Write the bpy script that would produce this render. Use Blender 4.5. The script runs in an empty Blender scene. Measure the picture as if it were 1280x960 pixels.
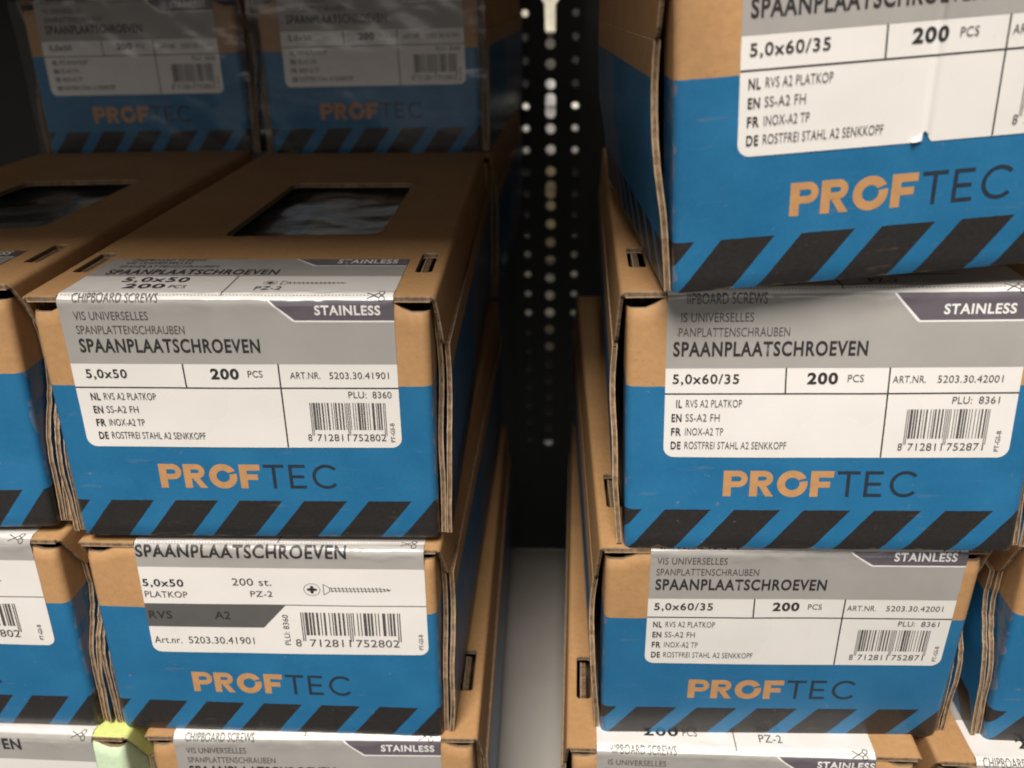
import bpy, bmesh, math, random
from mathutils import Vector, Matrix, noise
from mathutils.geometry import tessellate_polygon
rnd = random.Random(7)
S = 0.001                                   # everything below is written in millimetres
scene = bpy.context.scene
C = scene.collection

# ------------------------------------------------------------------ camera
cam_data = bpy.data.cameras.new('camera')
cam_data.sensor_width = 36.0
cam_data.lens = 1187.6 / 1280.0 * 36.0
cam_data.clip_start = 0.01
cam_data.clip_end = 30.0
cam_data.dof.use_dof = True
cam_data.dof.focus_distance = 0.318
cam_data.dof.aperture_fstop = 12.5
cam = bpy.data.objects.new('camera', cam_data)
C.objects.link(cam)
RT = Vector((0.99776, 0.06440, -0.01806)); UP = Vector((-0.00778, 0.37990, 0.92499)); FW = Vector((-0.06643, 0.92278, -0.37955))
cam.matrix_world = Matrix(((RT.x, UP.x, -FW.x, 0), (RT.y, UP.y, -FW.y, 0), (RT.z, UP.z, -FW.z, 0), (0, 0, 0, 1)))
scene.camera = cam

# ------------------------------------------------------------------ world and lamps
world = bpy.data.worlds.new('World'); scene.world = world
world.use_nodes = True
wb = world.node_tree.nodes['Background']
wb.inputs['Color'].default_value = (1.0, 0.95, 0.90, 1); wb.inputs['Strength'].default_value = 0.13

def area_light(name, loc, target, sx, sy, watts, col):
    d = bpy.data.lights.new(name, 'AREA'); d.shape = 'RECTANGLE'; d.size = sx; d.size_y = sy
    d.energy = watts; d.color = col
    o = bpy.data.objects.new(name, d); C.objects.link(o)
    o.location = loc
    o.rotation_euler = (Vector(target) - Vector(loc)).to_track_quat('-Z', 'Y').to_euler()
    return o
area_light('ceiling_or_fill_lamp', (-0.16, -0.73, 1.20), (-0.1, 0.30, -0.2), 0.60, 0.75, 52, (1.0, 0.932, 0.865))
area_light('ceiling_or_fill_lamp', (-0.35, -2.3, 0.42), (-0.2, 0.50, -0.1), 2.6, 0.5, 8, (1.0, 0.955, 0.90))   # low fill added to brighten the shaded boxes at the back
area_light('ceiling_or_fill_lamp', (0.0, 1.12, 0.55), (0, 1.32, -0.3), 0.6, 0.15, 9, (1.0, 0.90, 0.74))   # added behind the upright so that its holes show bright
scene.view_settings.view_transform = 'Standard'; scene.view_settings.look = 'None'
scene.view_settings.exposure = -0.06; scene.view_settings.gamma = 1.0
scene.cycles.max_bounces = 8
scene.cycles.filter_width = 1.9

# ------------------------------------------------------------------ materials
def new_mat(name):
    m = bpy.data.materials.new(name); m.use_nodes = True
    nt = m.node_tree
    return m, nt, nt.nodes['Principled BSDF']
def N(nt, t, **kw):
    n = nt.nodes.new(t)
    for k, v in kw.items(): setattr(n, k, v)
    return n
def mathn(nt, op, a, b=None):
    n = N(nt, 'ShaderNodeMath', operation=op)
    for i, v in enumerate((a, b)):
        if v is None: continue
        if isinstance(v, (int, float)): n.inputs[i].default_value = v
        else: nt.links.new(v, n.inputs[i])
    return n.outputs[0]
def mixc(nt, f, a, b, mode='MIX'):
    n = N(nt, 'ShaderNodeMix', data_type='RGBA', blend_type=mode)
    for i, v in ((0, f), (6, a), (7, b)):
        if isinstance(v, (int, float)): n.inputs[i].default_value = v
        elif isinstance(v, tuple): n.inputs[i].default_value = v
        else: nt.links.new(v, n.inputs[i])
    return n.outputs[2]
def noise_tex(nt, scale, detail=3, vec=None, rough=0.5):
    n = N(nt, 'ShaderNodeTexNoise'); n.inputs['Scale'].default_value = scale
    n.inputs['Detail'].default_value = detail; n.inputs['Roughness'].default_value = rough
    if vec is None:
        tc = N(nt, 'ShaderNodeTexCoord'); vec = tc.outputs['Object']
    nt.links.new(vec, n.inputs['Vector'])
    return n.outputs['Fac']
def ramp(nt, fac, stops):
    r = N(nt, 'ShaderNodeValToRGB'); nt.links.new(fac, r.inputs[0])
    e = r.color_ramp.elements
    while len(e) < len(stops): e.new(0.5)
    for k, (p, c) in zip(e, stops):
        k.position = p; k.color = c if len(c) == 4 else (*c, 1)
    return r.outputs[0]
def stretched(nt, sc):
    tc = N(nt, 'ShaderNodeTexCoord'); mp = N(nt, 'ShaderNodeMapping')
    nt.links.new(tc.outputs['Object'], mp.inputs[0]); mp.inputs['Scale'].default_value = sc
    return mp.outputs[0]
def bump(nt, b, h, strength, dist=0.0003):
    n = N(nt, 'ShaderNodeBump'); n.inputs['Strength'].default_value = strength; n.inputs['Distance'].default_value = dist
    nt.links.new(h, n.inputs['Height']); nt.links.new(n.outputs[0], b.inputs['Normal'])

def kraft_color(nt, tint=(0.47, 0.262, 0.112)):
    fib = noise_tex(nt, 1.0, 4, stretched(nt, (420, 420, 520)))
    big = noise_tex(nt, 30, 5)
    d = tuple(c * 0.90 for c in tint); l = tuple(min(1, c * 1.07) for c in tint)
    c1 = ramp(nt, fib, [(0.25, d), (0.75, l)])
    c2 = ramp(nt, big, [(0.3, (0.90, 0.89, 0.88)), (0.7, (1.04, 1.04, 1.04))])
    fl = ramp(nt, noise_tex(nt, 1.0, 2, stretched(nt, (900, 900, 1100))), [(0.27, (0.80, 0.78, 0.76)), (0.36, (1, 1, 1))])
    return mixc(nt, 1.0, mixc(nt, 1.0, c1, c2, 'MULTIPLY'), fl, 'MULTIPLY'), fib

def make_kraft(name, tint):
    m, nt, b = new_mat(name)
    c, fib = kraft_color(nt, tint)
    nt.links.new(c, b.inputs['Base Color']); b.inputs['Roughness'].default_value = 0.62
    b.inputs['Specular IOR Level'].default_value = 0.35
    flute = N(nt, 'ShaderNodeTexWave', wave_type='BANDS', bands_direction='X'); flute.inputs['Scale'].default_value = 55
    flute.inputs['Distortion'].default_value = 1.0
    tc = N(nt, 'ShaderNodeTexCoord'); nt.links.new(tc.outputs['Object'], flute.inputs['Vector'])
    h = mathn(nt, 'ADD', mathn(nt, 'MULTIPLY', flute.outputs['Fac'], 0.16), mathn(nt, 'MULTIPLY', noise_tex(nt, 70, 4), 1.0))
    bump(nt, b, h, 0.30, 0.0008)
    return m

def make_printed(name, kraft_tint, top_is=58.05):
    """blue print with slanted black stripes on kraft board; UV = millimetres on the panel"""
    m, nt, b = new_mat(name)
    uv = N(nt, 'ShaderNodeUVMap', uv_map='UVMap'); sep = N(nt, 'ShaderNodeSeparateXYZ'); nt.links.new(uv.outputs[0], sep.inputs[0])
    u, v = sep.outputs[0], sep.outputs[1]
    kc, fib = kraft_color(nt, kraft_tint)
    big = noise_tex(nt, 55, 4)
    fine = noise_tex(nt, 900, 2)
    blue = mixc(nt, 1.0, ramp(nt, big, [(0.3, (0.014, 0.135, 0.290)), (0.7, (0.020, 0.162, 0.335))]), ramp(nt, fine, [(0.3, (0.93, 0.95, 0.96)), (0.7, (1.05, 1.03, 1.02))]), 'MULTIPLY')
    blk = ramp(nt, fine, [(0.3, (0.018, 0.017, 0.017)), (0.75, (0.026, 0.024, 0.023))])
    wob = mathn(nt, 'MULTIPLY', mathn(nt, 'SUBTRACT', noise_tex(nt, 400, 2), 0.5), 0.35)
    sl = mathn(nt, 'SUBTRACT', mathn(nt, 'SUBTRACT', mathn(nt, 'ADD', u, wob), 1.4), mathn(nt, 'MULTIPLY', v, 0.78))
    fr = mathn(nt, 'FRACT', mathn(nt, 'ADD', mathn(nt, 'DIVIDE', sl, 22.1), 20.0))
    st = mathn(nt, 'MULTIPLY', mathn(nt, 'LESS_THAN', fr, 0.665), mathn(nt, 'LESS_THAN', mathn(nt, 'ADD', v, wob), 15.0))
    ink = mixc(nt, st, blue, blk)
    isk = mathn(nt, 'GREATER_THAN', mathn(nt, 'ADD', v, wob), top_is)
    # rubbed specks where the ink has come off
    worn = ramp(nt, noise_tex(nt, 330, 5, None, 0.7), [(0.66, (0, 0, 0)), (0.73, (1, 1, 1))])
    rub = ramp(nt, noise_tex(nt, 1.0, 4, stretched(nt, (60, 60, 420)), 0.65), [(0.62, (0, 0, 0)), (0.72, (1, 1, 1))])
    du = mathn(nt, 'MINIMUM', u, mathn(nt, 'SUBTRACT', 125.0, u))
    edge = mathn(nt, 'LESS_THAN', mathn(nt, 'MINIMUM', mathn(nt, 'ADD', du, 0.0), v), mathn(nt, 'MULTIPLY', mathn(nt, 'SUBTRACT', noise_tex(nt, 140, 4), 0.49), 6.0))
    wf = mathn(nt, 'MINIMUM', mathn(nt, 'ADD', mathn(nt, 'ADD', mathn(nt, 'MULTIPLY', worn, 0.35), mathn(nt, 'MULTIPLY', rub, 0.10)), mathn(nt, 'MULTIPLY', edge, 0.22)), 1.0)
    col = mixc(nt, isk, mixc(nt, wf, ink, kc), kc)
    nt.links.new(col, b.inputs['Base Color'])
    b.inputs['Specular IOR Level'].default_value = 0.4
    b.inputs['Coat Weight'].default_value = 0.22; b.inputs['Coat Roughness'].default_value = 0.22
    rr = mathn(nt, 'ADD', mathn(nt, 'MULTIPLY', big, 0.2), 0.34)
    rough = N(nt, 'ShaderNodeMix', data_type='FLOAT'); nt.links.new(isk, rough.inputs[0]); nt.links.new(rr, rough.inputs[2]); rough.inputs[3].default_value = 0.62
    nt.links.new(rough.outputs[0], b.inputs['Roughness'])
    flute = N(nt, 'ShaderNodeTexWave', wave_type='BANDS', bands_direction='X'); flute.inputs['Scale'].default_value = 55
    flute.inputs['Distortion'].default_value = 0.8
    tc = N(nt, 'ShaderNodeTexCoord'); nt.links.new(tc.outputs['Object'], flute.inputs['Vector'])
    h = mathn(nt, 'ADD', mathn(nt, 'MULTIPLY', flute.outputs['Fac'], 0.10), mathn(nt, 'MULTIPLY', noise_tex(nt, 60, 4), 1.2))
    bump(nt, b, h, 0.30, 0.0008)
    return m

def make_edge(name, ca, cb):
    m, nt, b = new_mat(name)
    f = noise_tex(nt, 1.0, 3, stretched(nt, (500, 1400, 320)))
    nt.links.new(ramp(nt, f, [(0.32, ca), (0.68, cb)]), b.inputs['Base Color'])
    b.inputs['Roughness'].default_value = 0.85
    bump(nt, b, f, 0.5, 0.0006)
    return m

def make_plain(name, col, rough=0.5, metal=0.0, var=0.08, scale=120, spec=0.5, bmp=0.0, coat=0.0):
    m, nt, b = new_mat(name)
    f = noise_tex(nt, scale, 4)
    nt.links.new(ramp(nt, f, [(0.3, tuple(c * (1 - var) for c in col)), (0.7, tuple(min(1, c * (1 + var)) for c in col))]), b.inputs['Base Color'])
    b.inputs['Roughness'].default_value = rough; b.inputs['Metallic'].default_value = metal
    b.inputs['Specular IOR Level'].default_value = spec
    if coat: b.inputs['Coat Weight'].default_value = coat; b.inputs['Coat Roughness'].default_value = 0.14
    if bmp: bump(nt, b, mathn(nt, 'ADD', noise_tex(nt, scale * 0.6, 5), mathn(nt, 'MULTIPLY', noise_tex(nt, 24, 2), 2.2 if coat else 0.0)), bmp * (2.2 if coat else 1), 0.0010)
    if coat: nt.links.new(mathn(nt, 'ADD', mathn(nt, 'MULTIPLY', noise_tex(nt, 30, 3), 0.22), rough - 0.11), b.inputs['Roughness'])
    return m

KRAFT = (0.485, 0.275, 0.120); GREEN = (0.70, 0.77, 0.25)
M = {}
M['kraft'] = make_kraft('kraft_board', KRAFT)
M['green_board'] = make_kraft('green_board', GREEN)
M['print'] = make_printed('printed_board', KRAFT)
M['green_print'] = make_printed('green_printed_board', (0.68, 0.85, 0.58), 20.0)
M['liner'] = make_edge('liner_edge', (0.30, 0.20, 0.115), (0.44, 0.315, 0.19))
M['core'] = make_edge('flute_core', (0.09, 0.055, 0.03), (0.27, 0.175, 0.10))
M['label'] = make_plain('label_paper', (0.80, 0.775, 0.735), 0.30, var=0.02, scale=60, bmp=0.10, coat=0.5)
M['grey'] = make_plain('label_grey_print', (0.375, 0.36, 0.335), 0.30, var=0.05, scale=70, bmp=0.10, coat=0.5)
M['darkgrey'] = make_plain('label_dark_bar', (0.105, 0.103, 0.10), 0.33, var=0.06)
M['violet'] = make_plain('label_violet_print', (0.125, 0.112, 0.130), 0.30, var=0.06, bmp=0.08, coat=0.35)
M['white'] = make_plain('label_white_print', (0.82, 0.80, 0.77), 0.35, var=0.02)
M['ink'] = make_plain('label_ink', (0.030, 0.028, 0.028), 0.45, var=0.25, scale=900)
M['softink'] = make_plain('label_small_ink', (0.085, 0.078, 0.075), 0.5, var=0.25, scale=900)
M['logo_tan'] = make_plain('logo_bare_board', (0.50, 0.268, 0.112), 0.6, var=0.08, scale=300, spec=.3)
M['logo_dark'] = make_plain('logo_dark_ink', (0.020, 0.032, 0.048), 0.42, var=0.12, scale=300)
M['inside'] = make_plain('box_inside', (0.12, 0.07, 0.035), 0.9)
M['deck'] = make_plain('shelf_paint', (0.40, 0.375, 0.335), 0.38, var=0.05, scale=25, bmp=0.04)
M['post'] = make_plain('post_black_paint', (0.012, 0.012, 0.012), 0.5, var=0.2)

def make_bag():
    m, nt, b = new_mat('bag_film')
    f = noise_tex(nt, 45, 3); g = noise_tex(nt, 1.0, 2, stretched(nt, (40, 90, 60)))
    nt.links.new(ramp(nt, g, [(0.3, (0.06, 0.066, 0.075)), (0.7, (0.13, 0.14, 0.15))]), b.inputs['Base Color'])
    b.inputs['Roughness'].default_value = 0.18; b.inputs['Coat Weight'].default_value = 0.6; b.inputs['Coat Roughness'].default_value = 0.08
    bump(nt, b, mathn(nt, 'ADD', f, mathn(nt, 'MULTIPLY', g, 0.7)), 0.35, 0.005)
    return m
M['bag'] = make_bag()

def make_film():
    m = bpy.data.materials.new('shrink_film'); m.use_nodes = True; nt = m.node_tree
    nt.nodes.remove(nt.nodes['Principled BSDF']); out = nt.nodes['Material Output']
    tr = N(nt, 'ShaderNodeBsdfTransparent'); tr.inputs[0].default_value = (0.94, 0.94, 0.94, 1)
    gl = N(nt, 'ShaderNodeBsdfGlossy'); gl.inputs['Roughness'].default_value = 0.18; gl.inputs[0].default_value = (0.9, 0.9, 0.9, 1)
    mx = N(nt, 'ShaderNodeMixShader'); mx.inputs[0].default_value = 0.05
    bp = N(nt, 'ShaderNodeBump'); bp.inputs['Strength'].default_value = 0.3; bp.inputs['Distance'].default_value = 0.004
    mu = N(nt, 'ShaderNodeTexMusgrave') if False else None
    nz = noise_tex(nt, 1.0, 3, stretched(nt, (22, 22, 45)))
    nt.links.new(nz, bp.inputs['Height']); nt.links.new(bp.outputs[0], gl.inputs['Normal'])
    nt.links.new(tr.outputs[0], mx.inputs[1]); nt.links.new(gl.outputs[0], mx.inputs[2]); nt.links.new(mx.outputs[0], out.inputs[0])
    return m
M['film'] = make_film()

# ------------------------------------------------------------------ mesh helpers (millimetre coordinates in, metres out)
class MB:
    def __init__(self): self.v = []; self.f = []; self.m = []; self.uv = []
    def vert(self, p): self.v.append(p); return len(self.v) - 1
    def face(self, ids, m=0, uv=None): self.f.append(tuple(ids)); self.m.append(m); self.uv.append(uv)
    def grid(self, rows, m=0, uvs=None, flip=False):
        ids = [[self.vert(p) for p in r] for r in rows]
        for i in range(len(rows) - 1):
            for j in range(len(rows[0]) - 1):
                q = [(i, j), (i, j + 1), (i + 1, j + 1), (i + 1, j)]
                if flip: q.reverse()
                self.face([ids[a][b] for a, b in q], m, [uvs[a][b] for a, b in q] if uvs else None)
    def box(self, x0, x1, y0, y1, z0, z1, m=0):
        k = [self.vert((x, y, z)) for z in (z0, z1) for y in (y0, y1) for x in (x0, x1)]
        for q in ((0, 2, 3, 1), (4, 5, 7, 6), (0, 1, 5, 4), (2, 6, 7, 3), (0, 4, 6, 2), (1, 3, 7, 5)):
            self.face([k[i] for i in q], m)
    def build(self, name, mats, parent=None, smooth=False, bevel=0):
        me = bpy.data.meshes.new(name)
        me.from_pydata([(x * S, y * S, z * S) for x, y, z in self.v], [], self.f)
        if any(u is not None for u in self.uv):
            L = me.uv_layers.new(name='UVMap').data; k = 0
            for f, u in zip(self.f, self.uv):
                for i in range(len(f)):
                    L[k].uv = u[i] if u else (0, 0); k += 1
        for mt in mats: me.materials.append(mt)
        me.polygons.foreach_set('material_index', self.m)
        me.polygons.foreach_set('use_smooth', [smooth] * len(self.f))
        me.update()
        o = bpy.data.objects.new(name, me); C.objects.link(o)
        if parent: o.parent = parent
        if bevel:
            b = o.modifiers.new('bevel', 'BEVEL'); b.width = bevel * S; b.segments = 2
        return o

def tag(o, label=None, cat=None, group=None, kind=None):
    if label: o['label'] = label
    if cat: o['category'] = cat
    if group: o['group'] = group
    if kind: o['kind'] = kind
    return o

# ------------------------------------------------------------------ flat print: text, strokes and bars in (u, w, layer) coordinates
_tcache = {}
def text_tris(s, bold):
    key = (s, bold)
    if key in _tcache: return _tcache[key]
    cu = bpy.data.curves.new('lettering', 'FONT'); cu.body = s; cu.size = 10.0; cu.resolution_u = 4
    cu.offset = bold; cu.space_character = 1.12 if bold > .1 else 1.04
    ob = bpy.data.objects.new('lettering', cu); C.objects.link(ob)
    dg = bpy.context.evaluated_depsgraph_get(); dg.update()
    me = ob.evaluated_get(dg).to_mesh()
    vs = [(v.co.x, v.co.y) for v in me.vertices]; fs = [tuple(p.vertices) for p in me.polygons]
    ob.evaluated_get(dg).to_mesh_clear()
    bpy.data.objects.remove(ob); bpy.data.curves.remove(cu)
    _tcache[key] = (vs, fs)
    return vs, fs
_cap = {}
def cap_height(bold):
    if bold not in _cap:
        vs, _ = text_tris('H', bold); _cap[bold] = (min(v[1] for v in vs), max(v[1] for v in vs))
    return _cap[bold]

class Print:
    """collects flat shapes; every vertex is (u, w, lift)"""
    def __init__(self): self.v = []; self.f = []; self.m = []
    def poly(self, pts, mat, lift):
        base = len(self.v); self.v += [(x, y, lift) for x, y in pts]
        if len(pts) <= 4 and len(pts) >= 3: self.f.append(tuple(range(base, base + len(pts)))); self.m.append(mat); return
        for t in tessellate_polygon([[Vector((x, y, 0)) for x, y in pts]]):
            self.f.append(tuple(base + i for i in t)); self.m.append(mat)
    def quad(self, a, b, c, d, mat, lift, n=1, k=1):
        """bilinear patch a(bottom left) b(bottom right) c(top right) d(top left), n columns, k rows"""
        base = len(self.v)
        for i in range(k + 1):
            t = i / k
            for j in range(n + 1):
                s = j / n
                x = (a[0] * (1 - s) + b[0] * s) * (1 - t) + (d[0] * (1 - s) + c[0] * s) * t
                y = (a[1] * (1 - s) + b[1] * s) * (1 - t) + (d[1] * (1 - s) + c[1] * s) * t
                self.v.append((x, y, lift))
        for i in range(k):
            for j in range(n):
                p = base + i * (n + 1) + j
                self.f.append((p, p + 1, p + n + 2, p + n + 1)); self.m.append(mat)
    def rect(self, x0, x1, y0, y1, mat, lift):
        self.quad((x0, y0), (x1, y0), (x1, y1), (x0, y1), mat, lift, max(1, int((x1 - x0) / 1.5)), max(1, int((y1 - y0) / 2)))
    def stroke(self, pts, wd, mat, lift):
        for (x0, y0), (x1, y1) in zip(pts, pts[1:]):
            dx, dy = x1 - x0, y1 - y0; l = math.hypot(dx, dy) or 1
            nx, ny = -dy / l * wd / 2, dx / l * wd / 2
            self.quad((x0 - nx, y0 - ny), (x1 - nx, y1 - ny), (x1 + nx, y1 + ny), (x0 + nx, y0 + ny), mat, lift, max(1, int(l / 2)), 1)
    def ring(self, cx, cy, r, wd, mat, lift, n=28, a0=0, a1=360):
        p = [(cx + r * math.cos(math.radians(a0 + (a1 - a0) * i / n)), cy + r * math.sin(math.radians(a0 + (a1 - a0) * i / n))) for i in range(n + 1)]
        self.stroke(p, wd, mat, lift)
    def text(self, s, x0, x1, y, h, mat, lift, bold=0.0, vertical=False, clip=None):
        vs, fs = text_tris(s, bold); lo, hi = cap_height(bold)
        mx0, mx1 = min(v[0] for v in vs), max(v[0] for v in vs)
        base = len(self.v); q = []
        for x, yy in vs:
            a = (x - mx0) / (mx1 - mx0); b = (yy - lo) / (hi - lo)
            if vertical: q.append((x1 - b * (x1 - x0), y + a * h))
            else: q.append((x0 + a * (x1 - x0), y + b * h))
        self.v += [(x, yy, lift) for x, yy in q]
        for f in fs:
            if clip is not None and min(q[i][0] for i in f) < clip + 0.15 * math.sin(q[f[0]][1] * 5): continue
            self.f.append(tuple(base + i for i in f)); self.m.append(mat)
    def build(self, name, mats, parent, fn, cuts=(), smooth=True, ucuts=()):
        bm = bmesh.new()
        vs = [bm.verts.new(p) for p in self.v]
        for f, m in zip(self.f, self.m):
            try: bm.faces.new([vs[i] for i in f]).material_index = m
            except ValueError: pass
        bm.normal_update()
        bmesh.ops.reverse_faces(bm, faces=[f for f in bm.faces if f.normal.z < 0])
        for cy in cuts:
            bmesh.ops.bisect_plane(bm, geom=bm.verts[:] + bm.edges[:] + bm.faces[:], plane_co=(0, cy, 0), plane_no=(0, 1, 0))
        for cx in ucuts:
            bmesh.ops.bisect_plane(bm, geom=bm.verts[:] + bm.edges[:] + bm.faces[:], plane_co=(cx, 0, 0), plane_no=(1, 0, 0))
        for v in bm.verts: v.co = Vector(fn(v.co.x, v.co.y, v.co.z)) * S
        for f in bm.faces: f.smooth = smooth
        me = bpy.data.meshes.new(name); bm.to_mesh(me); bm.free()
        for mt in mats: me.materials.append(mt)
        o = bpy.data.objects.new(name, me); C.objects.link(o); o.parent = parent
        return o

EAN_L = ['0001101', '0011001', '0010011', '0111101', '0100011', '0110001', '0101111', '0111011', '0110111', '0001011']
EAN_P = ['LLLLLL', 'LLGLGG', 'LLGGLG', 'LLGGGL', 'LGLLGG', 'LGGLLG', 'LGGGLL', 'LGLGLG', 'LGLGGL', 'LGGLGL']
def ean_modules(code):
    inv = lambda s: ''.join('1' if c == '0' else '0' for c in s)
    R = [inv(s) for s in EAN_L]; G = [r[::-1] for r in R]
    out = '101'
    for d, p in zip(code[1:7], EAN_P[int(code[0])]): out += EAN_L[int(d)] if p == 'L' else G[int(d)]
    out += '01010'
    for d in code[7:]: out += R[int(d)]
    return out + '101'
def barcode(P, code, x0, x1, y_bar, y_guard, y_top, mat, lift):
    mods = ean_modules(code); n = len(mods); w = (x1 - x0) / n; i = 0
    while i < n:
        if mods[i] == '1':
            j = i
            while j < n and mods[j] == '1': j += 1
            g = i < 3 or 45 <= i < 50 or i >= 92
            P.quad((x0 + i * w, y_guard if g else y_bar), (x0 + j * w - 0.02, y_guard if g else y_bar), (x0 + j * w - 0.02, y_top), (x0 + i * w, y_top), mat, lift, 1, 6)
            i = j
        else: i += 1

def screw_icon(P, x0, x1, y, h, mat, lift):
    """countersunk chipboard screw seen from the side, point to the right"""
    t = 0.22
    P.stroke([(x0, y + h / 2), (x0, y - h / 2), (x0 + h * 0.42, y - h * 0.17), (x0 + h * 0.42, y + h * 0.17), (x0, y + h / 2)], t, mat, lift)
    xs = x0 + h * 0.42; L = x1 - xs
    P.stroke([(xs, y + h * .12), (x1 - L * .14, y + h * .10), (x1, y)], t * .8, mat, lift); P.stroke([(xs, y - h * .12), (x1 - L * .14, y - h * .10), (x1, y)], t * .8, mat, lift)
    n = max(8, int(L / 1.35))
    for i in range(n):
        x = xs + L * (i + 0.6) / (n + .4); a = 0.23 * h * (1 if i < n - 2 else 0.6)
        P.stroke([(x - .28, y + a), (x + .28, y - a)], t * 1.35, mat, lift)
def head_icon(P, cx, cy, r, mat, lift):
    P.ring(cx, cy, r, 0.18, mat, lift, 26)
    for a in (0, 90): 
        c, s = math.cos(math.radians(a)), math.sin(math.radians(a))
        P.stroke([(cx - c * r * .62, cy - s * r * .62), (cx + c * r * .62, cy + s * r * .62)], r * .36, mat, lift + (0.01 if a else 0))
    for a in (45, 135):
        c, s = math.cos(math.radians(a)), math.sin(math.radians(a))
        P.stroke([(cx - c * r * .5, cy - s * r * .5), (cx + c * r * .5, cy + s * r * .5)], 0.14, mat, lift + 0.02)
def scissors_icon(P, x, y, mat, lift):
    P.stroke([(x, y + 1.1), (x + 3.6, y - .7)], .3, mat, lift); P.stroke([(x, y - 1.1), (x + 3.6, y + .7)], .3, mat, lift + .01)
    P.ring(x + 4.6, y + 1.0, .85, .3, mat, lift, 14); P.ring(x + 4.6, y - 1.0, .85, .3, mat, lift, 14)

# ------------------------------------------------------------------ one box of screws
W, H, L = 125.0, 87.87, 285.0
HT = H + 0.7                       # outer face of the lid
RF = 3.0                           # radius of the fold the label wraps over
W_ARC0 = HT - RF; ARC = RF * math.pi / 2; W_ARC1 = W_ARC0 + ARC
def w_top(y): return W_ARC1 + (y - RF)

class Shape:
    """surface of one box front, local millimetres"""
    def __init__(self, shear, seed, bulge, skew=0.0):
        self.skew = skew; self.s = shear; self.seed = seed; self.b = bulge; self.creases = []
    def depth(self, u, v):
        y = self.s * (H - v) + self.skew * u
        uu = min(max(u / W, 0), 1); vv = min(max(v / H, 0), 1)
        y -= self.b * math.sin(math.pi * uu) * math.sin(math.pi * vv) ** 0.8
        y += 0.35 * noise.noise(Vector((u * .022 + self.seed * 9.1, v * .03, 1.7))) * math.sin(math.pi * vv)
        return y
    def front(self, u, v, off=0.0): return (u, self.depth(u, v) - off, v)
    def wrap(self, u, w, off=0.0):
        fold = math.exp(-((w - W_ARC0 - ARC * .5) / 5.0) ** 2)
        off += 0.30 * fold * (noise.noise(Vector((u * .16 + self.seed * 5.3, w * .22, 3.1))) + 0.5 * noise.noise(Vector((u * .5, w * .5, self.seed)))+ .7)
        off += .14 * (noise.noise(Vector((u * .045 + self.seed * 2.1, w * .05, 8.2))) + .7)
        for cu, k, ch in self.creases: off += ch * math.exp(-((u - cu - k * (w - 60)) / 0.9) ** 2) * min(1, max(0, (w - 30) / 10))
        y0 = self.s * (H - W_ARC0) + self.skew * u
        if w <= W_ARC0: return (u, self.depth(u, w) - off, w)
        if w <= W_ARC1:
            a = (w - W_ARC0) / RF; r = RF + off
            return (u, RF - r * math.cos(a) + y0 * (1 - a / 1.5708), W_ARC0 + r * math.sin(a))
        return (u, RF + (w - W_ARC1), HT + off)

PR = [(.0, 2.2), (.28, 3.0), (.36, 4.0), (.43, 6.0), (.50, 9.5), (.57, 12.5), (.64, 14.0), (.70, 13.5), (.76, 13), (.84, 11.5), (.92, 9.5), (1.0, 6.0)]
def s_profile(t, k=1.0):
    """how far behind the front panel the side panel's edge lies, t = height fraction"""
    for (a, ya), (b, yb) in zip(PR, PR[1:]):
        if t <= b:
            q = (t - a) / (b - a); q = q * q * (3 - 2 * q)
            return 2 + (ya + (yb - ya) * q - 2) * k
    return PR[-1][1]

def side_slab(sh, side, x_in, thick, z0, z1, k, dy, flare, seed, L=L):
    """corrugated side panel with an S-curved front edge; side = -1 or +1"""
    mb = MB(); n = 30
    zs = [z0 + (z1 - z0) * i / n for i in range(n + 1)]
    def X(z, d):
        f = flare * (math.sin(math.pi * min(1, z / H * .92)) ** 1.6 if flare > 2 else math.sin(math.pi * min(1, z / H))) + 0.6 * noise.noise(Vector((seed, z * .05, 0.3)))
        x = x_in + d + f
        return -x if side < 0 else W + x
    yf = [max(1.2, s_profile(z / H, k) + dy + sh.s * (H - z) + 0.6 * noise.noise(Vector((seed * 3.3, z * .09, 5))) + .3 * noise.noise(Vector((seed * 7.3, z * .4, 5)))) for z in zs]
    ys = [0, 3, 8, 20, 60, 120]
    outer = [[(X(z, thick), min(L - 1, y + q), z) for q in ys] + [(X(z, thick), L - 1, z)] for z, y in zip(zs, yf)]
    inner = [[(X(z, 0), min(L - 1, y + q), z) for q in ys] + [(X(z, 0), L - 1, z)] for z, y in zip(zs, yf)]
    uv = [[(p[1], p[2]) for p in r] for r in outer]
    mb.grid(outer, 0, uv, flip=side < 0); mb.grid(inner, 0, uv, flip=side > 0)
    ts = (0, .22, .78, 1.0)
    for a, b, m in ((0, 1, 1), (1, 2, 2), (2, 3, 1)):
        ia = 0.5 if m == 2 else 0.0
        r = [[(X(z, thick * ts[a]), y + ia, z), (X(z, thick * ts[b]), y + ia, z)] for z, y in zip(zs, yf)]
        mb.grid(r, m, flip=side < 0)
        for zi in (0, n):
            z, y = zs[zi], yf[zi]
            mb.grid([[(X(z, thick * ts[a]), y, z), (X(z, thick * ts[a]), L - 1, z)], [(X(z, thick * ts[b]), y, z), (X(z, thick * ts[b]), L - 1, z)]], m, flip=zi == 0)
    return mb

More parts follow.
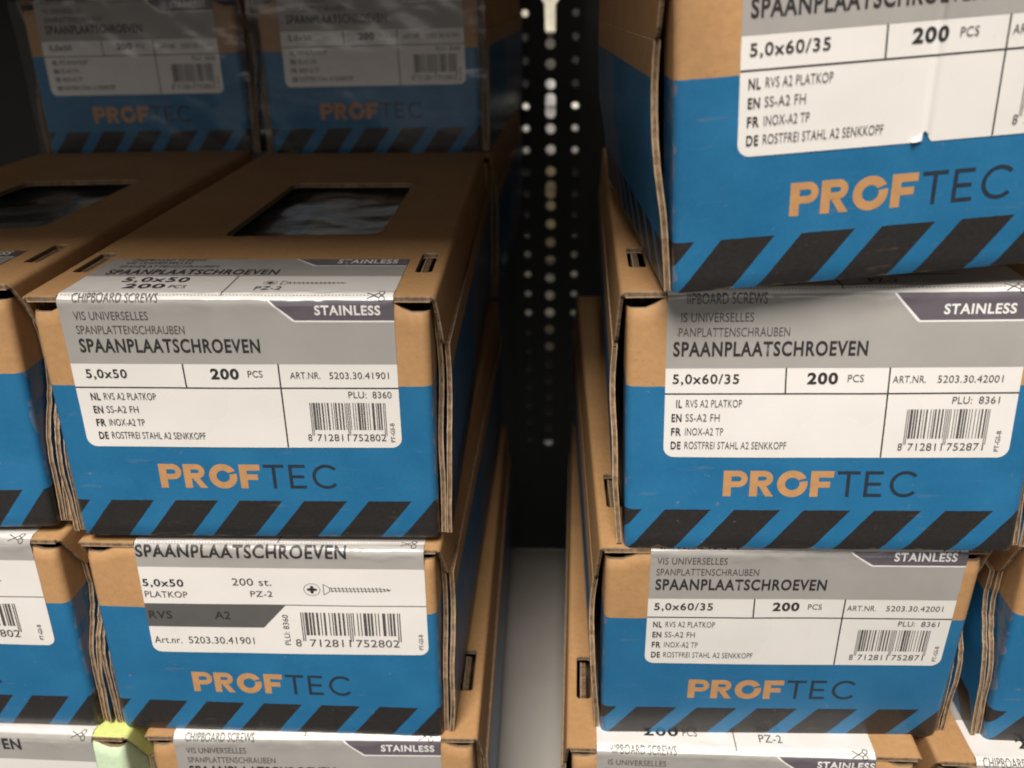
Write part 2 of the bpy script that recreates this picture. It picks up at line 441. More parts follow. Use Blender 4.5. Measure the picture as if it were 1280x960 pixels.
def logo_shapes(P, x0, y0, h, wall, tan, dark):
    """PROF in bold bare board, TEC in thin dark ink"""
    k = 60.3
    def X(a): return x0 + a * k
    st = 2.5; lift = 0.06
    def arcpts(cx, cy, rx, ry, a0, a1, n=14): return [(cx + rx * math.cos(math.radians(a0 + (a1 - a0) * i / n)), cy + ry * math.sin(math.radians(a0 + (a1 - a0) * i / n))) for i in range(n + 1)]
    def bowl(x, w, ylo, yhi):
        # D-shaped bowl, drawn as a strip between outer and inner half rings
        r = (yhi - ylo) / 2; cy = (ylo + yhi) / 2; cx = x + w - r
        o = [(x, yhi)] + arcpts(cx, cy, r, r, 90, -90) + [(x, ylo)]
        ri = r - st * .82; i = [(x, cy + ri)] + arcpts(cx, cy, ri + .1, ri, 90, -90) + [(x, cy - ri)]
        for a, b, c, d in zip(o, o[1:], i[1:], i): P.poly([d, c, b, a], tan, lift)
    # P
    x = X(0); P.rect(x, x + st, y0, y0 + h, tan, lift); bowl(x + st, 7.6 - st, y0 + h * .36, y0 + h)
    # R
    x = X(.138); P.rect(x, x + st, y0, y0 + h, tan, lift); bowl(x + st, 7.2 - st, y0 + h * .40, y0 + h)
    P.quad((x + 5.2, y0), (x + 7.6, y0), (x + 5.0, y0 + h * .44), (x + 2.7, y0 + h * .44), tan, lift, 2, 3)
    # O with a slit at the upper right
    cx, cy, r = X(.276) + 5.0, y0 + h / 2, h / 2 + .15
    o = arcpts(cx, cy, r, r, 27, 373, 44); i = arcpts(cx, cy, r - st, r - st, 34, 377, 44)
    for a, b, c, d in zip(o, o[1:], i[1:], i): P.poly([d, c, b, a], tan, lift)
    # F
    x = X(.453); P.rect(x, x + st, y0, y0 + h, tan, lift); P.rect(x + st, x + 7.0, y0 + h - st * .92, y0 + h, tan, lift); P.rect(x + st, x + 6.1, y0 + h * .36, y0 + h * .36 + st * .85, tan, lift)
    # T E C
    t = 1.15
    x = X(.588); P.rect(x, x + 7.0, y0 + h - t, y0 + h, dark, lift); P.rect(x + 3.5 - t / 2, x + 3.5 + t / 2, y0, y0 + h - t, dark, lift)
    x = X(.730); P.rect(x, x + t, y0, y0 + h, dark, lift)
    for yy in (0, .5 * (h - t), h - t): P.rect(x + t, x + (5.6 if yy != .5 * (h - t) else 5.1), y0 + yy, y0 + yy + t, dark, lift)
    cx, cy, r = X(.855) + 5.0, y0 + h / 2, h / 2 + .1
    o = arcpts(cx, cy, r, r, 42, 318, 30); i = arcpts(cx, cy, r - t, r - t, 42, 318, 30)
    for a, b, c, d in zip(o, o[1:], i[1:], i): P.poly([d, c, b, a], dark, lift)

def label_front_a(P, u0, v0, wd, kind, dx, clip):
    """four-language label; coordinates are measured from the label's lower left corner"""
    big = kind == '60'
    size, art, plu, code = ('5,0x60/35', '5203.30.42001', '8361', '8712811752871') if big else ('5,0x50', '5203.30.41901', '8360', '8712811752802')
    R = lambda *a: P.rect(u0 + a[0], u0 + a[1], v0 + a[2], v0 + a[3], a[4], a[5])
    def T(s, x0, x1, y, h, m=3, bold=0.0, cl=None, d=True, **k):
        e = dx if d else 0
        P.text(s, u0 + x0 + e, u0 + x1 + e, v0 + y, h, m, .31, bold, clip=(u0 + x0 + e + cl) if (cl and clip) else None, **k)
    top = w_top(3.4) - v0
    P.quad((u0, v0 + 30.1), (u0 + wd, v0 + 30.1), (u0 + wd, v0 + top - 3.5), (u0, v0 + top - 3.5), 0, .17, 96, 22)
    for a in ((0, wd, 21.48, 21.95), ): R(*a, 2, .2)
    P.quad((u0 + 36.2, v0 + 21.9), (u0 + 36.68, v0 + 21.9), (u0 + 36.48, v0 + 30.1), (u0 + 36.0, v0 + 30.1), 2, .2, 1, 4)
    P.quad((u0 + 66.9, v0 + .2), (u0 + 67.38, v0 + .2), (u0 + 67.18, v0 + 30.1), (u0 + 66.7, v0 + 30.1), 2, .2, 1, 12)
    yt = top - 3.6
    P.quad((u0 + 73.9, v0 + 44.8), (u0 + wd, v0 + 44.8), (u0 + wd, v0 + yt), (u0 + 66.3, v0 + yt), 1, .21, 36, 14)
    P.quad((u0 + 73.4, v0 + 44.3), (u0 + wd, v0 + 44.3), (u0 + wd, v0 + 44.9), (u0 + 73.9, v0 + 44.9), 4, .23, 30, 1)
    P.quad((u0 + 73.1, v0 + 44.5), (u0 + 74.0, v0 + 44.8), (u0 + 66.4, v0 + yt), (u0 + 65.6, v0 + yt), 4, .235, 1, 8)
    T('STAINLESS', 80.3, 100.8, 46.7, 3.2, 4, .30, d=False)
    T('CHIPBOARD SCREWS', 4.6, 31.5, 50.6, 2.9, 3, .02, 2.4)
    T('VIS UNIVERSELLES', 4.4, 27.8, 45.0, 2.8, 3, .02, 1.0)
    T('SPANPLATTENSCHRAUBEN', 4.4, 38.7, 40.3, 2.8, 3, .02, .8)
    T('SPAANPLAATSCHROEVEN', 4.3, 61.9, 34.0, 4.7, 2, .26)
    T(size, 4.4, 24.5 if big else 17.7, 25.1, 3.1, 2, .14)
    T('200', 44.9, 54.0, 24.9, 3.7, 2, .34); T('PCS', 56.9, 61.6, 25.6, 2.3)
    if big: T('ART.NR.', 70.2, 80.0, 25.2, 2.3); T(art, 83.4, 102.5, 25.2, 2.3)
    else: T('ART.NR.', 70.4, 80.1, 25.1, 2.3); T(art, 83.0, 102.1, 25.1, 2.3)
    T('PLU:', 88.6, 94.4, 18.3, 2.3); T(plu, 96.4, 102.5, 18.3, 2.3)
    for i, (lg, s, x1) in enumerate((('NL', 'RVS A2 PLATKOP', 25.8), ('EN', 'SS-A2 FH', 19.2), ('FR', 'INOX-A2 TP', 20.5), ('DE', 'ROSTFREI STAHL A2 SENKKOPF', 40.1))):
        y = 17.1 - i * 4.75
        T(lg, 4.4, 7.5, y, 2.7, 2, .22, .7 if i == 0 else None); T(s, 8.7, x1, y + .2, 2.5)
    barcode(P, code, u0 + 75.6 + dx, u0 + 100.3 + dx, v0 + 6.7, v0 + 4.6, v0 + 16.5, 3, .26)
    T('8', 74.1, 75.4, 2.6, 2.5); T(code[1:7], 77.1, 87.5, 2.6, 2.5); T(code[7:], 88.9, 99.8, 2.6, 2.5)
    P.text('PT-GS-B', u0 + 101.4 + dx * .2, u0 + 102.8 + dx * .2, v0 + 2.2, 7.0, 3, .26, .08, vertical=True)

def label_front_b(P, u0, v0, wd):
    """label with the screw drawing and a dark steel-grade bar"""
    R = lambda *a: P.rect(u0 + a[0], u0 + a[1], v0 + a[2], v0 + a[3], a[4], a[5])
    def T(s, x0, x1, y, h, m=3, bold=0.0, **k): P.text(s, u0 + x0, u0 + x1, v0 + y, h, m, .31, bold, **k)
    top = w_top(1.0) - v0
    P.quad((u0, v0 + 39.4), (u0 + wd, v0 + 39.4), (u0 + wd, v0 + top), (u0, v0 + top), 0, .17, 96, 18)
    R(50, wd, 21.4, 21.7, 2, .2)
    P.quad((u0, v0 + 11.6), (u0 + 43.0, v0 + 11.6), (u0 + 52.2, v0 + 21.7), (u0, v0 + 21.7), 5, .2, 22, 5)
    T('SPAANPLAATSCHROEVEN', .3, 75.6, 44.2, 5.2, 2, .26)
    T('5,0x50', .8, 15.8, 30.0, 3.5, 2, .16); T('PLATKOP', .9, 16.6, 24.6, 3.0)
    T('200 st.', 33.6, 47.8, 30.9, 3.4); T('PZ-2', 39.7, 47.7, 25.4, 2.8)
    head_icon(P, u0 + 62.2, v0 + 29.2, 2.9, 2, .22)
    screw_icon(P, u0 + 66.4, u0 + 90.6, v0 + 29.3, 5.2, 2, .24)
    T('RVS', 1.0, 9.6, 15.2, 3.3, 2, .14); T('A2', 25.4, 31.2, 15.3, 3.3, 2, .10)
    T('Art.nr.', 1.3, 11.6, 4.2, 3.0); T('5203.30.41901', 14.2, 38.8, 4.3, 3.0)
    T('PLU: 8360', 50.2, 52.3, 4.2, 13.2, vertical=True)
    barcode(P, '8712811752802', u0 + 57.0, u0 + 93.2, v0 + 8.6, v0 + 6.0, v0 + 18.5, 3, .26)
    T('8', 54.2, 56.3, 3.6, 3.2); T('712811', 59.5, 74.5, 3.6, 3.2); T('752802', 76.5, 92.3, 3.6, 3.2)
    T('PT-GS-B', 99.5, 101.0, 2.6, 6.8, bold=.08, vertical=True)

def label_top(P, u0, wd, kind, depth):
    size = '5,0x60/35' if kind == '60' else '5,0x50'
    Y = lambda y: w_top(y)
    def T(s, x0, x1, y, h, m=3, bold=0.0): P.text(s, u0 + x0, u0 + x1, Y(y), h, m, .31, bold)
    P.quad((u0, Y(21.6)), (u0 + wd, Y(21.6)), (u0 + wd, Y(depth)), (u0, Y(depth)), 0, .17, 96, 18)
    P.quad((u0 + 73.6, Y(34.5)), (u0 + wd, Y(34.5)), (u0 + wd, Y(depth)), (u0 + 65.4, Y(depth)), 1, .21, 32, 8)
    P.quad((u0 + 72.9, Y(34.1)), (u0 + 73.9, Y(34.4)), (u0 + 66, Y(depth)), (u0 + 65.0, Y(depth)), 4, .235, 1, 4)
    P.quad((u0 + 73.2, Y(33.8)), (u0 + wd, Y(33.8)), (u0 + wd, Y(34.6)), (u0 + 73.7, Y(34.6)), 4, .23, 30, 1)
    T('STAINLESS', 80.5, 101.2, 37.0, 5.0, 4, .28)
    T('CHIPBOARD SCREWS', 8.0, 34.0, 40.0, 2.6); T('VIS UNIVERSELLES', 7.0, 30.0, 36.2, 2.6); T('SPANPLATTENSCHRAUBEN', 6.6, 40.9, 31.8, 2.6)
    T('SPAANPLAATSCHROEVEN', 5.4, 63.0, 23.2, 6.0, 2, .20)
    T(size, 14.6, 36.0, 14.4, 5.2, 2, .14); T('200', 17.6, 30.6, 7.2, 4.9, 2, .22); T('PCS', 32.2, 37.6, 7.4, 3.4)
    P.quad((u0 + 51.0, Y(1.2)), (u0 + 51.35, Y(1.2)), (u0 + 51.15, Y(21.6)), (u0 + 50.8, Y(21.6)), 2, .2, 1, 8)
    head_icon(P, u0 + 63.6, Y(13.4), 2.2, 2, .22); screw_icon(P, u0 + 67.2, u0 + 88, Y(13.4), 4.6, 2, .24)
    T('PZ-2', 60.2, 68.6, 5.2, 4.0)
    # dotted tear line along the fold and a pair of scissors at its right end
    x = 1.0
    while x < wd - 8: P.rect(u0 + x, u0 + x + .55, W_ARC0 + ARC * .62, W_ARC0 + ARC * .62 + .16, 2, .24); x += 1.1
    scissors_icon(P, u0 + wd - 8.2, W_ARC0 + ARC * .62, 2, .25)

def add_label(root, sh, spec):
    u0, v0, wd, kind, style = spec['u0'], spec['v0'], spec.get('wd', 104.8), spec['kind'], spec['style']
    depth = 43.0
    rot = spec.get('rot', 0.0)
    def fn(u, w, off): return sh.wrap(u, w + rot * (u - u0), off)
    # paper, with two rounded corners at its lower end and two at its upper end
    end = w_top(depth); r = 3.4
    ws = [v0 + .05 * i * i for i in range(9)]
    while ws[-1] < W_ARC0 - 4: ws.append(ws[-1] + 2.0)
    a = ws[-1]; n = 22; b = W_ARC1 + 3
    ws += [a + (b - a) * (i + 1) / n for i in range(n)]
    while ws[-1] < end - 3.4: ws.append(ws[-1] + 2.2)
    mb = MB(); rows = []
    for w in ws:
        d = min(w - v0, end - w); ins = r - math.sqrt(max(0, r * r - (r - d) ** 2)) if d < r else 0
        nx = 150 if sh.creases else 84; wob = .12 * noise.noise(Vector((w * .1, sh.seed, 2)))
        row = []
        for j in range(nx + 1):
            uu = u0 + ins + (wd - 2 * ins) * j / nx; ww = w
            if 'tear' in spec: ww = max(w, v0 + 3.2 * max(0, 1 - abs(uu - spec['tear']) / 1.9))
            row.append(fn(uu, ww, .10))
        rows.append(row)
    mb.grid(rows, 0)
    lab = mb.build('label', [M['label']], root, smooth=True)
    if 'tear' in spec:      # the torn bit of paper curls up beside the notch
        t = spec['tear']; mb = MB()
        mb.grid([[fn(t - 3.4 + 2.9 * q, v0 + .3 + 2.6 * q * k / 3, .15 + 1.3 * (1 - k / 3) * (1 - q) ** .5 + .05 * k) for q in (0, .35, .7, 1)] for k in range(4)], 0)
        mb.build('torn_corner', [M['label']], lab, smooth=True)
    P = Print(); mats = [M['grey'], M['violet'], M['ink'], M['softink'], M['white'], M['darkgrey']]
    if style == 'a': label_front_a(P, u0, v0, wd, kind, -2.2 if kind == '60' else 0.0, spec.get('clip', False))
    else: label_front_b(P, u0, v0, wd)
    label_top(P, u0, wd, kind, depth)
    cuts = [W_ARC0 + ARC * i / 7 for i in range(-4, 12)]
    P.build('label_printing', mats, lab, fn, cuts, True, [c[0] + .45 * k for c in sh.creases for k in range(-6, 7)])

def rounded_rect(x0, x1, y0, y1, r, n=5):
    pts = []
    for cx, cy, a in ((x1 - r, y1 - r, 0), (x0 + r, y1 - r, 90), (x0 + r, y0 + r, 180), (x1 - r, y0 + r, 270)):
        pts += [(cx + r * math.cos(math.radians(a + 90 * i / n)), cy + r * math.sin(math.radians(a + 90 * i / n))) for i in range(n + 1)]
    return pts

GROUP = 'boxes of chipboard screws stacked on the shelf'
def screw_box(pose, label, spec=None, seed=1.0, bulge=0.8, L=L, green=False, skew=0.0, layers=2, film=False, squash=0.0, window=True, creases=()):
    X, Y, Z, yaw, shear, roll = pose
    root = bpy.data.objects.new('screw_box', None); C.objects.link(root)
    root.empty_display_size = 0.02
    root.matrix_world = Matrix.Translation((X * S, Y * S, Z * S)) @ Matrix.Rotation(yaw, 4, 'Z') @ Matrix.Rotation(roll, 4, 'Y')
    tag(root, label, 'box', GROUP)
    kraft = M['green_board'] if green else M['kraft']; prn = M['green_print'] if green else M['print']
    sh = Shape(shear, seed, bulge, skew); sh.creases = list(creases)
    # --- front panel
    mb = MB(); R = 2.8
    cols = [(0, R + 16), (0, R + 2)] + [(R - R * math.cos(a), R - R * math.sin(a)) for a in [math.pi / 2 * i / 6 for i in range(7)]]
    cols += [(W * i / 44, 0) for i in range(1, 44) if R + .5 < W * i / 44 < W - R - .5]
    cols += [(W - c[0], c[1]) for c in reversed(cols[:9])]
    nv = 34; rows = []; uvs = []
    for i in range(nv + 1):
        r_, q_ = [], []
        for (u, dy) in cols:
            d = min(u, W - u)
            drop = 3.3 * (1 - min(1, max(0, (d - 8.2) / .8)))
            v = (H - 1.6 - drop) * i / nv
            yb = 0.9 * max(0, 1 - v / 1.2) ** 2 + 1.0 * max(0, 1 - (H - 1.6 - drop - v) / 1.2) ** 2
            x, y, z = sh.front(u, v)
            r_.append((x, y + dy + yb, z)); q_.append((u, v))
        rows.append(r_); uvs.append(q_)
    mb.grid(rows, 0, uvs)
    for k in (0,):       # cut edge along the top
        top = rows[-1]; mb.grid([top, [(x, y + 1.9, z - .2) for x, y, z in top]], 1)
    fp = mb.build('front_panel', [prn, M['liner']], root, smooth=True)
    if not green:
        P = Print(); logo_shapes(P, 31.3 + spec.get('ldx', 0) if spec else 31.3, 20.0, 9.2, None, 0, 1)
        P.build('printed_logo', [M['logo_tan'], M['logo_dark']], fp, lambda u, w, o: sh.front(u, w, o), [22.3, 24.6, 26.9], False)
    # --- side panels: an inner and an outer corrugated layer on each side
    for side in (-1, 1):
        near = 1 if (layers == 1 and side < 0) else 2     # the left sides facing the gap show one loose panel, the others two
        if near == 2:
            side_slab(sh, side, .25, 1.7, .6, H - 2.4, .9, 1.2, .3, seed + side, L).build('side_panel', [prn, M['liner'], M['core']], root, smooth=False)
            side_slab(sh, side, 2.3, 1.7, 0.5, 67.5, 1.0, .8 + .8 * side * math.sin(seed * 7), 1.0, seed * 2 + side, L).build('side_panel', [prn, M['liner'], M['core']], root, smooth=False)
        else:
            side_slab(sh, side, .5, 1.8, 0.5, 67.5, .8, .4, 2.3, seed * 2 + side, L).build('side_panel', [prn, M['liner'], M['core']], root, smooth=False)
    # --- lid: a top with a window and two slots, and a flap down either side
    mb = MB(); x0, x1, y0, y1 = -.5, W + .5, 0.2, L
    if spec: la, lb = max(x0 + .3, spec['u0'] - .2), min(x1 - .3, spec['u0'] + spec.get('wd', 104.8) + .2)
    else: la, lb = 10, 11
    outer = [(x0, y0), (la, y0), (la, 2.6), (lb, 2.6), (lb, y0), (x1, y0), (x1, y1), (x0, y1)]
    holes = []
    if window: holes.append([(38, 80), (42, 78), (90, 82), (96, 84), (98, 88), (98, 186), (95, 189), (42, 189), (39, 186), (37.5, 84)])
    for sx in (1, -1):
        a, b = (1.6, 7.4) if sx > 0 else (W - 7.4, W - 1.6)
        holes.append(rounded_rect(a, b, 27, 53, 1.5, 3))
    th = 2.1
    for zz, m in ((HT, 0), (HT - th, 0)):
        loops = [[Vector((x, y, 0)) for x, y in l] for l in [outer] + holes]
        flat = [p for l in [outer] + holes for p in l]; base = len(mb.v)
        for x, y in flat: mb.vert((x, y, zz))
        for t in tessellate_polygon(loops):
            p = [Vector((*flat[i], 0)) for i in t]
            up = (p[1] - p[0]).cross(p[2] - p[0]).z > 0
            t = t if up == (zz == HT) else t[::-1]
            mb.face([base + i for i in t], 0)
    for l in [outer] + holes:
        for a, b in zip(l, l[1:] + l[:1]):
            zs = (HT, HT - th * .22, HT - th * .78, HT - th)
            for i, m in ((0, 1), (1, 2), (2, 1)):
                k = [mb.vert((*a, zs[i])), mb.vert((*b, zs[i])), mb.vert((*b, zs[i + 1])), mb.vert((*a, zs[i + 1]))]
                mb.face(k, m)
    for sx in (1, -1):
        cx = 4.5 if sx > 0 else W - 4.5
        mb.box(cx - .9, cx + .9, 30, 50, HT - 6, HT - 1.3, 2); mb.box(cx - 1.4, cx - .9, 30, 50, HT - 6, HT - 1.0, 1)
    lid = mb.build('lid', [kraft, M['liner'], M['core']], root)
    for side in (-1, 1):
        mb = MB(); n = 14
        prof = [(.5 + 1.7 * math.sin(a), HT - 1.9 + 1.9 * math.cos(a)) for a in [math.pi / 2 * i / 5 for i in range(6)]]
        prof += [(2.2 + 1.3 * (i / n) ** .8 , (HT - 1.9) + (66.8 - HT + 1.9) * i / n) for i in range(1, n + 1)]
        xs = lambda x: -x if side < 0 else W + x
        rows_o, rows_i = [], []
        for x, z in prof:
            t = min(1, max(0, (H - z) / 21.0)); yf = .4 + 12.0 * t ** .9 + .3 * noise.noise(Vector((z * .2, seed, side)))
            if t > .86: yf += 5 * ((t - .86) / .14) ** 2
            rows_o.append([(xs(x), q, z) for q in (yf, yf + 6, 40, 120, L)])
            rows_i.append([(xs(x - 1.3), q, z - (.9 if z > HT - 1.9 else 0)) for q in (yf, yf + 6, 40, 120, L)])
        mb.grid(rows_o, 0, flip=side > 0); mb.grid(rows_i, 0, flip=side < 0)
        ed = lambda r, f: [[a[0], tuple(a[0][k] + (b[0][k] - a[0][k]) * f for k in range(3))] for a, b in r]
        pairs = list(zip(rows_o, rows_i))
        mb.grid([[o[0], tuple(o[0][k] * .65 + i[0][k] * .35 for k in range(3))] for o, i in pairs], 1, flip=side < 0)
        mb.grid([[tuple(o[0][k] * .65 + i[0][k] * .35 for k in range(3)), i[0]] for o, i in pairs], 2, flip=side < 0)
        mb.grid([rows_o[-1], rows_i[-1]], 1)
        mb.build('flap', [kraft, M['liner'], M['core']], lid, smooth=True)
    # --- tray: bottom and back; bag of screws under the window
    mb = MB(); dr = max(0, shear * H) + max(0, skew * W)
    mb.box(.4, W - .4, 3.5 + dr, L - 1.2, 0.4, 2.4); mb.box(.4, W - .4, L - 3.2, L - 1.2, 2.4, H - 2.6)
    mb.build('tray', [M['inside'] if not green else kraft], root)
    if window:
        mb = MB(); rows = []
        for i in range(46):
            r_ = []
            for j in range(36):
                x, y = 14 + (W - 28) * j / 35, 50 + 190 * i / 45
                z = H - 4.2 + 1.8 * noise.noise(Vector((x * .04 + seed * 3, y * .04, 4))) + .35 * noise.noise(Vector((x * .15, y * .15, seed)))
                r_.append((x, y, z))
            rows.append(r_)
        mb.grid(rows, 0)
        mb.build('screw_bag', [M['bag']], root, smooth=True)
    mb = MB(); mb.box(3, W - 3, 22 + dr, L - 6, 3, H - 14); mb.build('inner_light_block', [M['inside']], root)  # dark filler block added to stop light passing through the box
    if spec: add_label(root, sh, spec)
    if film:
        mb = MB(); rows = []
        for i in range(40):
            z = -1 + (H + 1) * i / 39
            rows.append([(u, sh.depth(u, z) - 2.2 - 1.3 * noise.noise(Vector((u * .02 + z * .015, z * .03 - u * .012, seed))) - .8 * abs(noise.noise(Vector((u * .05 + z * .06, 3, seed)))), z) for u in [-5 + (W + 10) * j / 49 for j in range(50)]])
        mb.grid(rows, 0)
        mb.build('shrink_film', [M['film']], root, smooth=True)
    if squash:               # a box pressed lower under its load
        for o in bpy.data.objects:
            a = o
            while a is not None and a is not root: a = a.parent
            if a is root and o.type == 'MESH':
                for v in o.data.vertices:
                    z = v.co.z / S
                    if z > 62: v.co.z = (62 + (z - 62) * (1 - squash / (HT - 62))) * S
    return root, sh

# ------------------------------------------------------------------ the setting
mb = MB()                                  # rear edge bent down so the floor shades off towards the upright
prof = [(268 + 12 * i, -350.6) for i in range(16)] + [(448 + 9.5 * i, -350.6 - 52 * (i / 20) ** 1.9) for i in range(1, 21)]
mb.grid([[(-700, y, z), (-350, y, z), (0, y, z), (350, y, z), (700, y, z)] for y, z in prof])
mb.grid([[(-700, y, z - 12), (700, y, z - 12)] for y, z in prof], flip=True)
mb.box(-700, 700, 638.5, 640, prof[-1][1] - 12, prof[-1][1] - .1); mb.box(-700, 700, 262, 268, -392, -350.8)
tag(mb.build('shelf_floor', [M['deck']], None, bevel=1.0), kind='structure')
mb = MB(); mb.box(-700, 700, 645, 880, -640, -622)
tag(mb.build('shelf_base', [M['post']], None), kind='structure')
mb = MB(); mb.box(-700, 700, 1450, 1460, -700, 500)  # dark sheet added beyond the upright to keep its side holes dim
tag(mb.build('back_wall_or_light_block', [M['post']], None), kind='structure')
for xa, xb, ye, z0 in ((-700, 8, 185, 44), (12, 700, 226, 78)):      # unseen shelves added for the shade at the back; left one set lower
    mb = MB(); mb.box(xa, xb, ye + 6, 900, z0 + 6, z0 + 28); mb.box(xa, xb, ye, ye + 6, z0, z0 + 28.5)
    tag(mb.build('unseen_shelf', [M['deck']], None, bevel=1.0), kind='structure')
mb = MB(); mb.box(-700, -58, 884, 892, -620, 84); mb.box(10, 700, 884, 892, -620, 84)
tag(mb.build('back_wall_or_light_block', [M['post']], None), kind='structure')

# perforated upright between the two halves of the shelf
PX = -24.0
def keyhole(cx, zt, zb, r, R):
    p = [(cx + R * math.cos(math.radians(a)), zt - R + R * math.sin(math.radians(a))) for a in range(-55, 236, 15)]
    p += [(cx + r * math.cos(math.radians(a)), zb + r + r * math.sin(math.radians(a))) for a in range(180, 361, 20)]
    return p
def disc(cx, cz, r, n=12, e=1.0): return [(cx + r * math.cos(math.pi * 2 * i / n), cz + e * r * math.sin(math.pi * 2 * i / n)) for i in range(n)]
def slot(cx, z0, z1, r): return [(cx + r * math.cos(math.radians(a)), (z1 - r if a < 180 else z0 + r) + r * math.sin(math.radians(a))) for a in list(range(0, 181, 20)) + list(range(180, 360, 20))]
centre = [keyhole(PX, 6, -34, 4.3, 7.8), slot(PX, -104, -82, 4.6)]
for z in (-40.5, -57.5, -74.5, -113, -131.5, -151): centre.append(disc(PX, z, 4.4))
centre.append(slot(PX, -176, -160, 4.6))
z = -182.5
while z > -440: centre.append(disc(PX - (z + 180) * -.012, z, 4.5)); z -= 17.4
edges_ = [disc(0, -15.5 - 19.4 * k, 3.1) for k in range(22)]
columns = [(-57, -35.5, [[(x - 46, z) for x, z in h] for h in edges_]), (-35.5, -12.5, centre), (-12.5, 9, [[(x - 2, z) for x, z in h] for h in edges_])]
mb = MB()
for xa, xb, hs in columns:                     # one cell of sheet metal round each hole
    hs = sorted(hs, key=lambda h: -max(p[1] for p in h))
    zs = [84] + [(min(p[1] for p in a) + max(p[1] for p in b)) / 2 for a, b in zip(hs, hs[1:])] + [-620]
    for h, zt, zb in zip(hs, zs, zs[1:]):
        cell = [(xa, zb), (xb, zb), (xb, zt), (xa, zt)]
        for yy in (880, 882.5):
            base = len(mb.v)
            for x, z in cell + h: mb.vert((x, yy, z))
            for t in tessellate_polygon([[Vector((x, z, 0)) for x, z in l] for l in (cell, h)]): mb.face([base + i for i in t])
        for a, b in zip(h, h[1:] + h[:1]): mb.face([mb.vert((a[0], 880, a[1])), mb.vert((b[0], 880, b[1])), mb.vert((b[0], 882.5, b[1])), mb.vert((a[0], 882.5, a[1]))])
for x in (-59, 9): mb.box(x, x + 2, 880, 930, -620, 84)
up = mb.build('shelf_upright', [M['post']], None)
tag(up, 'black perforated metal upright with rows of bright holes in the gap between the two stacks', 'shelf upright')

# boxes added behind the holes; their colours set how bright each hole looks
hole_backing = [(60, -42, -90, -14, (.75, .68, .55), 'added pale box behind the keyhole at the top of the black upright'),
         (-42, -92, -44, -14, (.12, .11, .10), 'added dark box behind the dim holes under the keyhole'),
         (-92, -126, -46, -12, (.70, .70, .72), 'added small bluish white box behind the hole above the upright slot'),
         (-126, -188, -120, 90, (.72, .70, .66), 'added whitish box behind the bright slot of the upright'),
         (-188, -318, -48, -14, (.46, .38, .24), 'added brownish box behind the middle holes of the upright'),
         (-318, -394, -130, 70, (.80, .74, .62), 'added cream box behind the lowest bright holes of the upright'),
         (-394, -445, -50, -20, (.30, .26, .2), 'added grey brown box behind the last lit holes of the upright')]
for i, (zt, zb, xa, xb, col, lb) in enumerate(hole_backing):
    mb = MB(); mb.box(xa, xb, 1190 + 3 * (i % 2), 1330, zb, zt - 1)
    m = make_plain('hole_tone_board', col, .7, var=.45, scale=45)
    tag(mb.build('added_carton', [m], None, bevel=1.0), lb, 'added_carton', 'boxes added behind the upright to set the brightness of its holes')

# ------------------------------------------------------------------ the boxes
A = dict
screw_box((-171.2, 272.8, -172.5, .0407, .0436, .0115), 'box with the 5,0x50 four-language label, in front of the two film-wrapped boxes',
          A(u0=9.2, v0=35.8, kind='50', style='a', wd=104.9), 1.3, .5)
screw_box((-174.2, 278.5, -261.3, .0085, .0192, .0093), 'blue box whose full label shows a screw drawing and a dark RVS A2 bar',
          A(u0=18.6, v0=38.3, kind='50', style='b', wd=102.8, rot=.017), 2.7, .4, squash=3.4)
screw_box((-308.3, 277.9, -172.5, .0462, -.03, -.0049), 'cut-off box with a window lid, left of the 5,0x50 four-language box',
          A(u0=6.5, v0=36, kind='50', style='a'), 3.9, .5)
screw_box((-308.6, 277.9, -260.7, .0032, .0152, -.0014), 'cut-off blue box at the left edge showing only the barcode end of its label',
          A(u0=11.6, v0=39.3, kind='50', style='b', wd=104.9), 4.4, .4, squash=3.4)
screw_box((-163.0, 277.0, -350.3, .0330, 0, -.0004), 'bottom box sticking out to the right under the box with the RVS A2 bar',
          A(u0=9.6, v0=35.8, kind='50', style='a', wd=103.2), 5.2, .4)
screw_box((-298.4, 276.6, -350.1, -.0101, 0, 0), 'light green box in the lower left corner, with a scissors mark on its label',
          A(u0=8.8, v0=37.0, kind='50', style='b', wd=104.6), 6.1, .4, green=True, window=False)
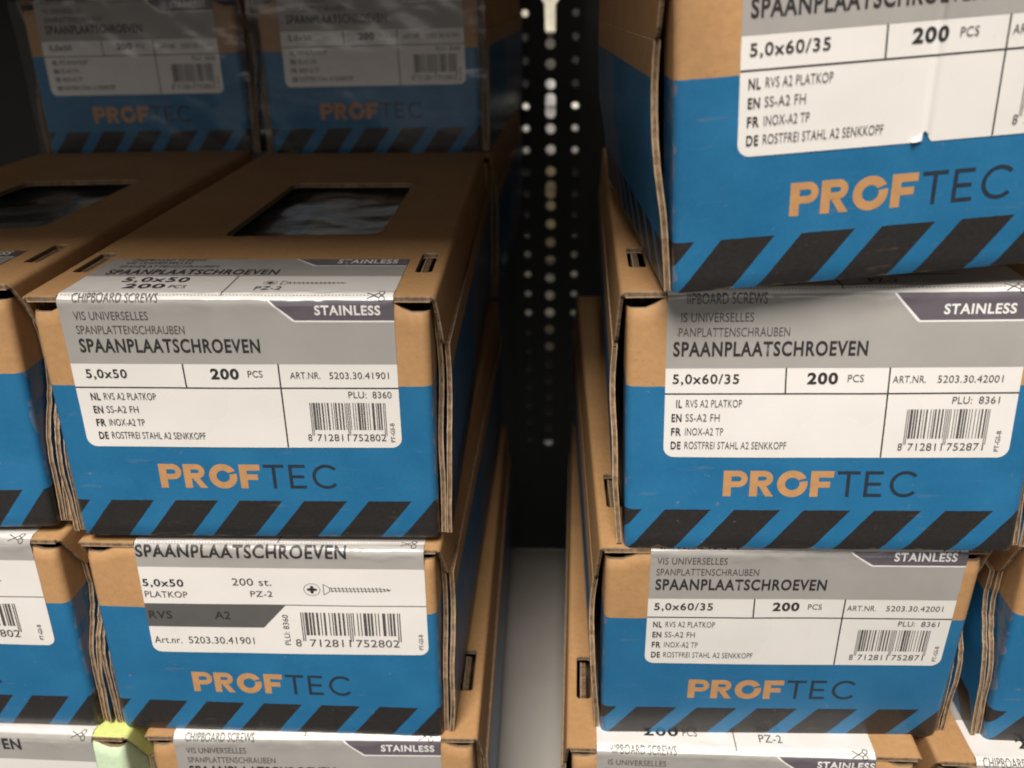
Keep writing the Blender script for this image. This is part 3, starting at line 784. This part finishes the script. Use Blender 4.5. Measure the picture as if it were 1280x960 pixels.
screw_box((-318.2, 565.3, -86.9, -.0165, .0234, -.0066), 'film-wrapped box in the shade at the back, farther from the perforated upright',
          A(u0=8.4, v0=36, kind='50', style='a'), 7.3, .5, film=True)
screw_box((-180.5, 563.6, -86.1, -.0172, .0157, -.0068), 'film-wrapped box in the shade at the back, next to the perforated upright',
          A(u0=12.6, v0=38.5, kind='50', style='a'), 8.8, .5, film=True)
screw_box((27.8, 247.8, -78.8, .058, .1196, -.0592), 'tilted 5,0x60/35 box on top of its stack, its label creased',
          A(u0=16.5, v0=37.3, kind='60', style='a', tear=65.5), L=195.0, skew=.053, seed=9.4, bulge=.5, layers=1, creases=[(66.0, .012, .42)])
screw_box((16.6, 274.1, -171.2, -.0051, -.0119, -.0151), '5,0x60/35 box under the tilted box, its CHIPBOARD line missing the first letter',
          A(u0=12.0, v0=34.0, kind='60', style='a', wd=105.6, clip=True), 10.6, .4, layers=1)
screw_box((10.8, 274.1, -260.2, .0285, .1124, .0001), '5,0x60/35 box third from the top, between the clipped-print box and the bottom box',
          A(u0=14.9, v0=37.1, kind='60', style='a', wd=104.2), 11.1, .3, layers=1)
screw_box((.3, 275.5, -345.6, -.0021, 0, -.0062), 'bottom box of the 5,0x60/35 stack, its white lid strip showing PZ-2',
          A(u0=9.3, v0=36.0, kind='60', style='a', wd=101.0, clip=True), 12.9, .4, layers=1, squash=2.2)
screw_box((152.2, 282.2, -259.6, -.0134, .0444, -.0024), 'blue box cut off by the right edge beside the third box, no label showing',
          A(u0=12, v0=36, kind='60', style='a'), 13.5, .5)
screw_box((134.3, 275.3, -348.2, 0, 0, 0), 'box in the lower right corner, its lid showing the start of a white label',
          A(u0=11.5, v0=36, kind='60', style='a'), 14.2, .4)
# second row, seen only down the gap between the stacks
screw_box((-178, 565, -175.2, 0, 0, 0), 'rear box under the film-wrapped ones, only its dark side showing in the gap', None, 15.5, .4, window=False)
screw_box((34, 565, -171.5, 0, 0, 0), 'rear box behind the 5,0x60/35 boxes, only its dark side showing in the gap', None, 17.7, .4, window=False)
